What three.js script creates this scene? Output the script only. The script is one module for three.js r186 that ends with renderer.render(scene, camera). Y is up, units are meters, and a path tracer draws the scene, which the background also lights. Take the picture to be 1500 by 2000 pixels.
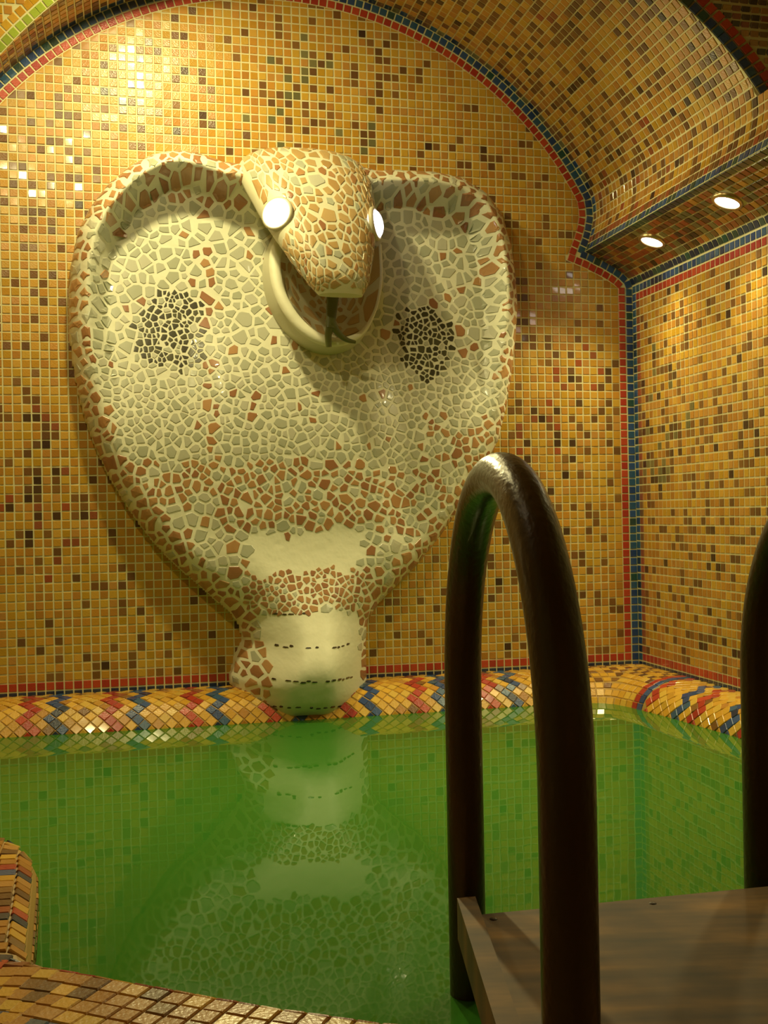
import * as THREE from 'three';
import { mergeGeometries } from 'three/addons/utils/BufferGeometryUtils.js';
import { RectAreaLightUniformsLib } from 'three/addons/lights/RectAreaLightUniformsLib.js';

// ------------------------------------------------------------------ camera
const F_PX = 2150, ROLL = 0.018, PSI = Math.atan(1.097e-4 * F_PX), P = 0.0215;   // P: pitch of the 20 mm mosaic
const Z0 = F_PX * P / 16.3, CY = 1003;
const SN = Math.sin(PSI), CS = Math.cos(PSI);
const CAM = new THREE.Vector3(-Z0 * SN, 0.487, Z0 * CS);
const FWD = new THREE.Vector3(SN, 0, -CS), RGT = new THREE.Vector3(CS, 0, SN);
const scene = new THREE.Scene();
scene.background = new THREE.Color(0x000000);
const camera = new THREE.PerspectiveCamera(2 * Math.atan(1000 / F_PX) * 180 / Math.PI, 0.75, 0.05, 50);
camera.position.copy(CAM);
camera.lookAt(CAM.clone().add(FWD).add(new THREE.Vector3(0, 3 / F_PX, 0)));
camera.rotateZ(-ROLL);
scene.add(camera);
const renderer = new THREE.WebGLRenderer({ antialias: true });
renderer.toneMapping = THREE.LinearToneMapping;
renderer.toneMappingExposure = 1.06;
renderer.shadowMap.enabled = true;
RectAreaLightUniformsLib.init();
const LAMP_WARM = new THREE.Color().setRGB(1.0, 0.87, 0.41);

// pixel of the photograph -> point on a plane of the place (axis 0 x, 1 y, 2 z)
function at(px, py, axis, val) {
  const u = px - 750, v = CY - py;
  const ul = u * Math.cos(ROLL) + v * Math.sin(ROLL), vl = -u * Math.sin(ROLL) + v * Math.cos(ROLL);
  const d = FWD.clone().addScaledVector(RGT, ul / F_PX); d.y += vl / F_PX;
  const t = (val - CAM.getComponent(axis)) / d.getComponent(axis);
  return CAM.clone().addScaledVector(d, t);
}
const _q = new THREE.Vector3();
function depthInFrame(p) {                      // distance along the view, or Infinity outside the frame
  _q.copy(p).sub(CAM); const w = _q.dot(FWD); if (w < 0.1) return Infinity;
  const x = _q.dot(RGT) / w * F_PX, y = _q.y / w * F_PX;
  return Math.abs(x) < 775 && Math.abs(y) < 1025 ? _q.length() : Infinity;
}
// ------------------------------------------------------------------ helpers
let seed = 7;
function rnd() { seed = (seed * 1664525 + 1013904223) >>> 0; return seed / 4294967296; }
const rr = (a, b) => a + (b - a) * rnd();
const clamp = (x, a = 0, b = 1) => Math.min(b, Math.max(a, x));
const smooth = (a, b, x) => { const t = clamp((x - a) / (b - a)); return t * t * (3 - 2 * t); };
const lerp = (a, b, t) => a + (b - a) * t;
const V = (x, y, z) => new THREE.Vector3(x, y, z);
const names = {};
function numbered(n) { if (!(n in names)) { names[n] = 0; return n; } names[n]++; return n + '_' + String(names[n]).padStart(3, '0'); }
function shadows(o) { o.castShadow = true; o.receiveShadow = true; return o; }
function add(name, geo, material, parent) {
  const m = shadows(new THREE.Mesh(geo, material)); m.name = parent ? name : numbered(name); (parent || scene).add(m); return m;
}
function struct(name, geo, material, label, category) {
  const m = add(name, geo, material); m.userData = { kind: 'structure', label, category }; return m;
}
function thing(name, label, category, group) {
  const g = new THREE.Group(); g.name = numbered(name); g.userData = { label, category }; if (group) g.userData.group = group; scene.add(g); return g;
}
function box(x0, x1, y0, y1, z0, z1) { const g = new THREE.BoxGeometry(x1 - x0, y1 - y0, z1 - z0); g.translate((x0 + x1) / 2, (y0 + y1) / 2, (z0 + z1) / 2); return g; }
function noiseTexture(size, fn, srgb) {
  const d = new Uint8Array(size * size * 4);
  for (let j = 0; j < size; j++) for (let i = 0; i < size; i++) { const c = fn(i / size, j / size); for (let k = 0; k < 3; k++) d[(j * size + i) * 4 + k] = clamp(Array.isArray(c) ? c[k] : c) * 255; d[(j * size + i) * 4 + 3] = 255; }
  const t = new THREE.DataTexture(d, size, size); t.wrapS = t.wrapT = THREE.RepeatWrapping; t.magFilter = THREE.LinearFilter; t.minFilter = THREE.LinearMipmapLinearFilter; t.generateMipmaps = true;
  if (srgb) t.colorSpace = THREE.SRGBColorSpace; t.needsUpdate = true; return t;
}
const hash = (i, j, s = 0) => { let h = (i * 374761393 + j * 668265263 + s * 974634227) | 0; h = Math.imul(h ^ (h >>> 13), 1274126177); return ((h ^ (h >>> 16)) >>> 0) / 4294967296; };
function vnoise(x, y, per, s) {                 // tiling value noise
  const i = Math.floor(x), j = Math.floor(y), f = x - i, g = y - j, u = f * f * (3 - 2 * f), v = g * g * (3 - 2 * g), m = (a) => ((a % per) + per) % per;
  return lerp(lerp(hash(m(i), m(j), s), hash(m(i + 1), m(j), s), u), lerp(hash(m(i), m(j + 1), s), hash(m(i + 1), m(j + 1), s), u), v);
}
const fbm = (x, y, per, s) => { let a = 0, k = 0.5; for (let o = 0; o < 4; o++) { a += k * vnoise(x, y, per, s + o); x *= 2; y *= 2; per *= 2; k /= 2; } return a; };

// ------------------------------------------------------------------ materials
const lin = (r, g, b) => new THREE.Color().setRGB(r, g, b);
const grainTex = noiseTexture(256, (x, y) => fbm(x * 16, y * 16, 16, 3));
const groutMat = new THREE.MeshStandardMaterial({ color: lin(0.62, 0.58, 0.33), roughness: 0.6 });
const ledgeGrout = new THREE.MeshStandardMaterial({ color: lin(0.36, 0.22, 0.055), roughness: 0.5 });
const plainMat = new THREE.MeshStandardMaterial({ color: lin(0.46, 0.27, 0.07), roughness: 0.6 });
const plasterMat = new THREE.MeshStandardMaterial({ color: lin(0.72, 0.71, 0.54), roughness: 0.55, bumpMap: grainTex, bumpScale: 0.0015 });
const TILE = {
  gold: [[0.50, 0.26, 0.030], [0.54, 0.30, 0.045], [0.47, 0.24, 0.025], [0.49, 0.23, 0.030], [0.51, 0.30, 0.035], [0.45, 0.25, 0.02]],
  amber: [[0.42, 0.19, 0.030], [0.45, 0.22, 0.045], [0.38, 0.17, 0.025]],
  brown: [[0.17, 0.075, 0.02], [0.21, 0.10, 0.025], [0.13, 0.06, 0.02]],
  dark: [[0.045, 0.022, 0.012], [0.07, 0.035, 0.015]],
  rust: [[0.30, 0.065, 0.02], [0.25, 0.07, 0.025]],
  lime: [[0.30, 0.38, 0.05], [0.26, 0.33, 0.05]],
  moss: [[0.13, 0.12, 0.05], [0.17, 0.15, 0.06]],
  red: [[0.38, 0.035, 0.018], [0.44, 0.055, 0.022], [0.34, 0.03, 0.02]],
  blue: [[0.020, 0.050, 0.16], [0.030, 0.075, 0.21], [0.028, 0.085, 0.17]],
  navy: [[0.012, 0.022, 0.06], [0.018, 0.035, 0.07]],
  teal: [[0.02, 0.07, 0.06], [0.03, 0.06, 0.05]],
  ochre: [[0.58, 0.32, 0.035], [0.64, 0.37, 0.05], [0.55, 0.29, 0.03], [0.60, 0.38, 0.06]],
};
const tileMats = {}, tileCols = {};
const glassTex = noiseTexture(128, (x, y) => fbm(x * 6, y * 6, 6, 31));
const tileBase = () => ({ bumpMap: glassTex, bumpScale: 0.0004, roughness: 0.3, clearcoat: 0.55, clearcoatRoughness: 0.07 });
for (const k in TILE) { tileCols[k] = TILE[k].map(c => lin(...c)); tileMats[k] = tileCols[k].map(c => new THREE.MeshPhysicalMaterial({ color: c, ...tileBase() })); }
const tileWhite = new THREE.MeshPhysicalMaterial({ color: 0xffffff, ...tileBase() });
const tileVertex = new THREE.MeshPhysicalMaterial({ color: 0xffffff, vertexColors: true, ...tileBase(), bumpMap: null });

// a glass tesserae: 1 x 1 in plan, chamfered face, unit thickness scaled on placing
function tileGeometry(ch) {
  const a = 0.5, b = 0.5 - ch, pos = [], idx = [];
  const ring = (s, z) => { for (const [x, y] of [[-s, -s], [s, -s], [s, s], [-s, s]]) pos.push(x, y, z); };
  ring(a, 0); ring(a, 0.62); ring(b, 1);
  for (let k = 0; k < 2; k++) for (let i = 0; i < 4; i++) { const p = k * 4 + i, q = k * 4 + (i + 1) % 4; idx.push(p, q, q + 4, p, q + 4, p + 4); }
  idx.push(8, 9, 10, 8, 10, 11);
  const g = new THREE.BufferGeometry(); g.setAttribute('position', new THREE.Float32BufferAttribute(pos, 3)); g.setIndex(idx);
  const uv = []; for (let i = 0; i < pos.length; i += 3) uv.push(pos[i] + 0.5, pos[i + 1] + 0.5); g.setAttribute('uv', new THREE.Float32BufferAttribute(uv, 2));
  const n = g.toNonIndexed(); n.computeVertexNormals(); return n;
}
const TILE_GEO = tileGeometry(0.055);
const TILE_T = 0.0034;                          // thickness of a tessera

class Tiles {                                    // collects the tesserae of one surface
  constructor(parent, tilt = 0.012) { this.parent = parent; this.list = []; this.cut = []; this.tilt = tilt; }
  put(p, ex, ey, kind, sx = 0.0184, sy = sx) {   // centre on the bed, unit axes in the surface
    const x = ex.clone().normalize(), n = x.clone().cross(ey).normalize(), y = n.clone().cross(x);
    const t1 = rr(-1, 1) * this.tilt, t2 = rr(-1, 1) * this.tilt;
    const n2 = n.clone().addScaledVector(x, t1).addScaledVector(y, t2).normalize(), y2 = n2.clone().cross(x).normalize(), x2 = y2.clone().cross(n2);
    const s = rr(0.97, 1.02), m = new THREE.Matrix4().makeBasis(x2.multiplyScalar(sx * s), y2.multiplyScalar(sy * s), n2.multiplyScalar(TILE_T));
    m.setPosition(p.clone().addScaledVector(n, -0.0018 + rr(-0.0003, 0.0003)));
    this.list.push({ m, kind, v: Math.floor(rnd() * TILE[kind].length), p: p.clone() });
  }
  putCut(poly, kind) { this.cut.push({ g: prism(poly, 0.0014, 0.002), kind, v: Math.floor(rnd() * TILE[kind].length) }); }
  done(name, keep = 300, hidden = () => false) {
    for (const t of this.list) t.d = hidden(t.p) ? Infinity : depthInFrame(t.p);
    this.list.sort((a, b) => a.d - b.d || a.p.x - b.p.x || a.p.y - b.p.y);
    const near = this.list.slice(0, keep).filter(t => t.d < Infinity), rest = this.list.slice(near.length);
    for (const t of near) { const m = add(name, TILE_GEO, tileMats[t.kind][t.v], this.parent); t.m.decompose(m.position, m.quaternion, m.scale); }
    if (rest.length) {
      const im = shadows(new THREE.InstancedMesh(TILE_GEO, tileWhite, rest.length)); im.name = name + '_field'; im.userData.kind = 'stuff';
      rest.forEach((t, i) => { im.setMatrixAt(i, t.m); im.setColorAt(i, tileCols[t.kind][t.v]); }); this.parent.add(im);
    }
    if (this.cut.length) {
      const gs = this.cut.map(c => paint(c.g, tileCols[c.kind][c.v]));
      const m = add('cut_' + name, mergeGeometries(gs), tileVertex, this.parent); m.userData.kind = 'stuff';
    }
  }
}
function paint(g, c) { const n = g.attributes.position.count, a = new Float32Array(n * 3); for (let i = 0; i < n; i++) { a[i * 3] = c.r; a[i * 3 + 1] = c.g; a[i * 3 + 2] = c.b; } g.setAttribute('color', new THREE.BufferAttribute(a, 3)); return g; }
// a chip: convex polygon of {p, n}; raised above its bed by h, sunk by s
function prism(poly, h, s, inset = 0.05, core) {   // core: {c, mid[]} points of the bed inside the outline, for curved beds
  const c = V(0, 0, 0), cn = V(0, 0, 0); for (const q of poly) { c.add(q.p); cn.add(q.n); } c.divideScalar(poly.length); cn.normalize();
  const top = poly.map(q => q.p.clone().lerp(c, inset).addScaledVector(q.n, h)), mid = poly.map(q => q.p.clone().addScaledVector(q.n, h * 0.45)), bot = poly.map(q => q.p.clone().addScaledVector(q.n, -s));
  const ct = core ? core.c.p.clone().addScaledVector(core.c.n, h * 1.1) : (() => { const t = V(0, 0, 0); for (const q of top) t.add(q); return t.divideScalar(top.length).addScaledVector(cn, h * 0.12); })();
  const pos = [], tri = (a, b, d) => pos.push(a.x, a.y, a.z, b.x, b.y, b.z, d.x, d.y, d.z), N = poly.length, inn = core ? core.mid.map(q => q.p.clone().addScaledVector(q.n, h * 1.05)) : null;
  for (let i = 0; i < N; i++) { const j = (i + 1) % N; if (inn) { tri(ct, inn[i], inn[j]); tri(inn[i], top[i], top[j]); tri(inn[i], top[j], inn[j]); } else tri(ct, top[i], top[j]); tri(top[i], mid[i], mid[j]); tri(top[i], mid[j], top[j]); tri(mid[i], bot[i], bot[j]); tri(mid[i], bot[j], mid[j]); }
  const g = new THREE.BufferGeometry(); g.setAttribute('position', new THREE.Float32BufferAttribute(pos, 3)); g.computeVertexNormals(); return g;
}
function clip2(poly, nx, ny, d) {                // keep nx x + ny y <= d
  const out = []; const N = poly.length;
  for (let i = 0; i < N; i++) {
    const a = poly[i], b = poly[(i + 1) % N], da = nx * a[0] + ny * a[1] - d, db = nx * b[0] + ny * b[1] - d;
    if (da <= 0) out.push(a);
    if ((da < 0 && db > 0) || (da > 0 && db < 0)) { const t = da / (da - db); out.push([lerp(a[0], b[0], t), lerp(a[1], b[1], t)]); }
  }
  return out;
}
const area2 = (p) => { let a = 0; for (let i = 0; i < p.length; i++) { const q = p[(i + 1) % p.length]; a += p[i][0] * q[1] - q[0] * p[i][1]; } return a / 2; };
// surface from a grid of points, f(u, v) -> Vector3
function sheet(nu, nv, f, uvScale = 1) {
  const pos = [], uv = [], idx = [];
  for (let j = 0; j <= nv; j++) for (let i = 0; i <= nu; i++) { const p = f(i / nu, j / nv); pos.push(p.x, p.y, p.z); uv.push((p.x + p.z * 0.3) * uvScale, (p.y + p.z * 0.7) * uvScale); }
  for (let j = 0; j < nv; j++) for (let i = 0; i < nu; i++) { const a = j * (nu + 1) + i, b = a + 1, c = a + nu + 1, d = c + 1; idx.push(a, b, d, a, d, c); }
  const g = new THREE.BufferGeometry(); g.setAttribute('position', new THREE.Float32BufferAttribute(pos, 3)); g.setAttribute('uv', new THREE.Float32BufferAttribute(uv, 2)); g.setIndex(idx); g.computeVertexNormals(); return g;
}
function thick(f, nu, nv, off) {                 // a sheet with a back: f(u, v) -> {p, n}; both faces and the four edges
  const A = sheet(nu, nv, (u, v) => f(u, v).p), B = sheet(nu, nv, (u, v) => { const q = f(1 - u, v); return q.p.clone().addScaledVector(q.n, -off); });
  const e = (g) => sheet(nu, 1, g), L = (k, a, b) => (u, w) => { const q = k === 'v' ? f(u, a) : f(a, u); return w < 0.5 ? q.p : q.p.clone().addScaledVector(q.n, -off); };
  return mergeGeometries([A, B, e(L('v', 0)), e(L('v', 1)), sheet(nv, 1, L('u', 0)), sheet(nv, 1, L('u', 1))]);
}

// ------------------------------------------------------------------ the room
const XR = 0.7062, XC = -0.2436, XL = 2 * XC - XR, YC = 0.8838, RV = 0.9465, YTOP = 1.86, ZEND = 3.7;
const edgeZ = (x) => 0.13 + 0.456 * (x + 0.85);  // groin between the vault over the pool and the cross vault
const wallBack = struct('wall_back', box(XL - 0.12, XR + 0.12, -0.9, 2.0, -0.12, 0), groutMat, 'gold mosaic end wall behind the cobra relief', 'wall');
const wallRight = struct('wall_right', box(XR, XR + 0.12, -0.9, 2.0, 0, ZEND), groutMat, 'gold mosaic side wall under the downlight soffit', 'wall');
const wallLeft = struct('wall_left', box(XL - 0.12, XL, -0.9, 2.0, 0, ZEND), groutMat, 'gold mosaic side wall on the open left side of the pool', 'wall');
struct('wall_front', box(XL - 0.12, XR + 0.12, -0.9, 2.0, ZEND, ZEND + 0.12), plainMat, 'plain ochre wall facing the pool', 'wall');
struct('ceiling', box(XL - 0.12, XR + 0.12, YTOP, YTOP + 0.1, 0.36, ZEND + 0.12), plainMat, 'plain ochre flat ceiling over the deck', 'ceiling');
struct('floor', box(XL - 0.12, XR + 0.12, -0.95, -0.85, 0, ZEND), groutMat, 'pool floor under the green water', 'floor');

// vault outline on the wall: circle, then the curl in to the tip of the soffit
const TIP = [0.5702, 1.1836];
function vaultOutline() {
  const pts = []; const a1 = Math.asin((1.335 - YC) / RV);
  const side = []; for (let i = 0; i <= 60; i++) { const a = lerp(Math.PI / 2, a1, i / 60); side.push([XC + RV * Math.cos(a), YC + RV * Math.sin(a)]); }
  side.push([0.5942, 1.307], [0.5956, 1.274], [0.589, 1.2369], [0.5805, 1.209], TIP);
  for (let i = side.length - 1; i > 0; i--) pts.push([2 * XC - side[i][0], side[i][1]]);
  return pts.concat(side);
}
const VO = vaultOutline();
const SOF = [TIP, [0.588, 1.177], [0.6055, 1.1683], [0.625, 1.160], [0.644, 1.1503], [0.663, 1.140], [0.6797, 1.1292], [0.693, 1.117], [0.701, 1.107], [XR, 1.095]];
class Poly2 {                                     // polyline by arc length
  constructor(p) { this.p = p; this.s = [0]; for (let i = 1; i < p.length; i++) this.s.push(this.s[i - 1] + Math.hypot(p[i][0] - p[i - 1][0], p[i][1] - p[i - 1][1])); this.len = this.s[p.length - 1]; }
  at(s) { let i = 1; while (i < this.p.length - 1 && this.s[i] < s) i++; const t = (s - this.s[i - 1]) / (this.s[i] - this.s[i - 1]), a = this.p[i - 1], b = this.p[i], l = this.s[i] - this.s[i - 1]; return { x: lerp(a[0], b[0], t), y: lerp(a[1], b[1], t), tx: (b[0] - a[0]) / l, ty: (b[1] - a[1]) / l }; }
}
const vp = new Poly2(VO), sp = new Poly2(SOF);
// vault: runs from the end wall to the groin
const vaultPoint = (s, z) => { const q = vp.at(s); return { p: V(q.x, q.y, z), n: V(q.ty, -q.tx, 0) }; };
const vEnd = (x, y = 2) => x > XC ? lerp(1.0, edgeZ(x), smooth(1.285, 1.31, y)) : Math.max(0.004, edgeZ(x));
const vault = struct('ceiling', thick((u, v) => { const s = u * vp.len, q = vp.at(s); return vaultPoint(s, v * vEnd(q.x, q.y)); }, 220, 4, 0.03), groutMat, 'gold mosaic barrel vault over the pool', 'ceiling');
{ const T = new Tiles(vault, 0.02); const N = Math.round(vp.len / P), pp = vp.len / N;
  for (let i = 0; i < N; i++) {
    const s = (i + 0.5) * pp, q = vp.at(s), zc = vEnd(q.x, q.y); if (zc < 0.02) continue;
    const nz = Math.floor((zc - 0.004) / P);
    for (let j = 0; j < nz; j++) {
      const z = (j + 0.5) * P + 0.002, edgeS = Math.min(i, N - 1 - i); const r = rnd();
      let k = r < 0.40 ? 'gold' : r < 0.70 ? 'amber' : r < 0.96 ? 'brown' : 'dark';
      if (fbm(s * 5 + 3, z * 5, 64, 9) > 0.56) k = r < 0.25 ? 'gold' : r < 0.55 ? 'amber' : r < 0.85 ? 'brown' : r < 0.93 ? 'rust' : 'dark';
      if (j === 0) k = r < 0.35 ? 'navy' : r < 0.55 ? 'blue' : r < 0.75 ? 'moss' : 'brown'; if (edgeS === 0) k = r < 0.7 ? 'blue' : 'teal'; if (edgeS === 1) k = r < 0.5 ? 'rust' : 'brown';
      if (q.x > 0 && zc - z < 0.16 && edgeS > 3 && r > 0.84) k = r > 0.94 ? 'dark' : 'brown';
      const { p, n } = vaultPoint(s, z); T.put(p, V(0, 0, 1), n.clone().cross(V(0, 0, 1)), k);
    }
    const left = zc - nz * P - 0.003; if (left > 0.005) { const { p, n } = vaultPoint(s, nz * P + 0.002 + left / 2); T.put(p, V(0, 0, 1), n.clone().cross(V(0, 0, 1)), rnd() < 0.6 ? 'amber' : 'brown', left - 0.001, 0.0193); }
  }
  T.done('tile'); }
// cross vault on either side of the groin
function crossVault(side) {
  const a0 = side > 0 ? 0.5 * Math.PI : 0.5 * Math.PI, a1 = side > 0 ? Math.asin((1.30 - YC) / RV) : Math.PI - Math.asin((1.0 - YC) / RV);
  const f = (u, v) => { const a = lerp(a0, a1, u), x = XC + RV * Math.cos(a), y = YC + RV * Math.sin(a), x1 = side > 0 ? XR : XL, k = 0.456; const z = edgeZ(x) + 0.002;
    const n = V(0, -Math.sin(a) * k, -Math.cos(a)).normalize(); if (side > 0) n.negate(); if (n.y > 0) n.negate(); return { p: V(lerp(x, Math.max(Math.min(x1, XR), XL), v), y, Math.max(0.003, z)), n: side > 0 ? V(0, -Math.sin(a) * k, Math.cos(a)).normalize() : V(0, -Math.sin(a) * k, -Math.cos(a)).normalize() }; };
  return { f, a0, a1 };
}
for (const side of [1, -1]) {
  const { f, a0, a1 } = crossVault(side);
  const g = thick((u, v) => { const q = f(side > 0 ? u : u, v); return q; }, 60, 2, side > 0 ? 0.025 : 0.025);
  const o = struct('ceiling', g, groutMat, side > 0 ? 'amber and rust mosaic cross vault beyond the blue and red groin band' : 'gold mosaic cross vault beyond the lime green groin band', 'ceiling');
  const T = new Tiles(o, 0.03); const N = 400; const pts = []; for (let i = 0; i <= N; i++) { const q = f(i / N, 0).p; pts.push([q.z, q.y, i / N]); }
  let acc = 0, next = P / 2, row = 0;
  for (let i = 1; i <= N; i++) {
    acc += Math.hypot(pts[i][0] - pts[i - 1][0], pts[i][1] - pts[i - 1][1]);
    if (acc >= next) {
      const u = pts[i][2], e = f(u, 0).p, w = f(u, 1).p, n = f(u, 0).n, len = Math.abs(w.x - e.x), cols = Math.floor(len / P);
      const e2 = f(Math.min(1, u + 0.004), 0).p, tv = e2.clone().sub(f(Math.max(0, u - 0.004), 0).p).normalize(), sn = Math.sqrt(Math.max(0.02, 1 - tv.x * tv.x));
      for (let c = 0; c < cols; c++) {
        if ((c + 0.5) * P * sn < 2.15 * P) continue;
        const x = e.x + side * (c + 0.5) * P, r = rnd(); let k;
        if (side > 0) k = r < 0.22 ? 'gold' : r < 0.5 ? 'amber' : r < 0.72 ? 'brown' : r < 0.9 ? 'rust' : 'dark';
        else k = r < 0.75 ? 'gold' : r < 0.9 ? 'ochre' : 'amber';
        T.put(V(x, e.y, e.z), V(1, 0, 0), n.clone().cross(V(1, 0, 0)), k);
      }
      next += P; row++;
    }
  }
  let run = 0, nextB = P / 2;                     // blue and red bands along the groin
  for (let i = 1; i < N; i++) {
    const a = f((i - 1) / N, 0), b = f(i / N, 0); run += a.p.distanceTo(b.p); if (run < nextB) continue; nextB += P;
    const t = b.p.clone().sub(a.p).normalize(), across = b.n.clone().cross(t).normalize(); if (across.x * side < 0) across.negate();
    for (const [k, o] of [[rnd() < 0.15 ? 'teal' : 'blue', 0.5], ['red', 1.5]]) { const q = b.p.clone().addScaledVector(across, o * P); const ey = b.n.clone().cross(t); if ((q.x - XL) > 0 && q.x < XR) T.put(q, t, ey, side > 0 ? k : k === 'red' ? 'gold' : 'lime'); }
  }
  T.done('tile');
}
// soffit with the downlights, along both side walls
const SOFLEN = 1.0;
const SOFLAMPS = [[0.637, 1.1545, 0.257], [0.637, 1.1545, 0.607], [0.637, 1.1545, 0.957]];
for (const side of [1, -1]) {
  const mx = (x) => side > 0 ? x : 2 * XC - x, zl = side > 0 ? SOFLEN : 0.12;
  const f = (u, v) => { const q = sp.at(u * sp.len); return { p: V(mx(q.x), q.y, v * zl), n: V(q.ty * side, -q.tx, 0).normalize() }; };
  const o = struct('trim_' + (side > 0 ? 1 : 2), thick(f, 24, 2, 0.02), groutMat, side > 0 ? 'dark mosaic soffit strip with recessed downlights' : 'short mosaic soffit strip on the left wall', 'soffit');
  const T = new Tiles(o, 0.02), N = Math.round(sp.len / P), pp = sp.len / N;
  for (let i = 0; i < N; i++) for (let j = 0; j < Math.floor(zl / P); j++) {
    const s = (i + 0.5) * pp, q = sp.at(s), z = (j + 0.5) * P; const r = rnd();
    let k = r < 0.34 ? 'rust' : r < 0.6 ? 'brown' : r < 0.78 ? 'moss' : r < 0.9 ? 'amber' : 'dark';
    if (i === 0 || i === N - 1) k = r < 0.3 ? 'teal' : 'navy';
    if (LAMPS_AT(side, q.x, z)) continue;
    T.put(V(mx(q.x), q.y, z), V(0, 0, 1), V(side * q.tx, q.ty, 0).multiplyScalar(-side), k, 0.0193, pp * 0.9);
  }
  T.done('tile');
}
function LAMPS_AT(side, x, z) { return side > 0 && SOFLAMPS.some(l => Math.hypot(x - l[0], z - l[2]) < 0.036); }

// the cobra's outline on the wall, needed to know which tiles it hides
const OUT_PX = [[575, 318], [500, 318], [440, 312], [400, 298], [350, 287], [300, 295], [255, 318], [210, 355], [175, 400], [150, 450], [138, 510], [133, 570], [133, 640], [140, 700], [150, 760], [165, 815], [185, 870], [210, 925], [240, 975], [270, 1020], [305, 1065], [345, 1105], [385, 1140], [425, 1175], [455, 1200], [472, 1225], [478, 1255], [462, 1290], [453, 1325], [457, 1360], [462, 1400], [470, 1480], [700, 1480], [718, 1400], [722, 1340], [720, 1290], [720, 1250], [722, 1215], [745, 1180], [780, 1145], [820, 1105], [860, 1055], [900, 1000], [935, 945], [958, 905], [980, 860], [995, 800], [1005, 740], [1012, 680], [1017, 600], [1012, 540], [1003, 480], [985, 420], [955, 375], [905, 343], [850, 331], [780, 327], [735, 328], [700, 318], [640, 312]];
const OUTLINE = OUT_PX.map(([x, y]) => { const q = at(x, y, 2, 0.06); return [q.x, q.y]; });
function insideDist(x, y) {                       // positive inside
  let best = 1e9, inside = false; const n = OUTLINE.length;
  for (let i = 0, j = n - 1; i < n; j = i++) {
    const a = OUTLINE[i], b = OUTLINE[j], ex = b[0] - a[0], ey = b[1] - a[1], t = clamp(((x - a[0]) * ex + (y - a[1]) * ey) / (ex * ex + ey * ey));
    best = Math.min(best, Math.hypot(x - a[0] - t * ex, y - a[1] - t * ey));
    if ((a[1] > y) !== (b[1] > y) && x < (b[0] - a[0]) * (y - a[1]) / (b[1] - a[1]) + a[0]) inside = !inside;
  }
  return inside ? best : -best;
}
// end wall mosaic
const YB = 0.0545;                                // bottom of the blue row
const px2 = (x, y) => { const q = at(x, y, 2, 0); return [q.x, q.y]; };
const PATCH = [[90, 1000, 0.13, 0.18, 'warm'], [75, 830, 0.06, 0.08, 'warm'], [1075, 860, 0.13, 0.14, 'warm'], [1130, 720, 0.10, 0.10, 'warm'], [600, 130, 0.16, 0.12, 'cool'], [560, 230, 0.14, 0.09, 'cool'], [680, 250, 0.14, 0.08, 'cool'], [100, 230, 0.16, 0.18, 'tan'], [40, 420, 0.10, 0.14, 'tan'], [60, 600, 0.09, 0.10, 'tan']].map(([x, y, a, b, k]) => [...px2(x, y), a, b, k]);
function fieldKind(x, y) {
  const r = rnd();
  for (const [cx, cy, a, b, k] of PATCH) {
    const d = Math.abs(x - cx) / a + Math.abs(y - cy) / b; if (d > 1) continue;
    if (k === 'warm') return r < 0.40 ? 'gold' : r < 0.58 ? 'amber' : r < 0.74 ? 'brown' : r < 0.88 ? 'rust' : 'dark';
    if (k === 'cool') return r < 0.52 ? 'gold' : r < 0.74 ? 'amber' : r < 0.90 ? 'moss' : 'brown';
    return r < 0.66 ? 'gold' : r < 0.76 ? 'amber' : 'brown';
  }
  return r < 0.68 ? 'gold' : r < 0.87 ? 'amber' : r < 0.992 ? 'brown' : 'dark';
}
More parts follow.
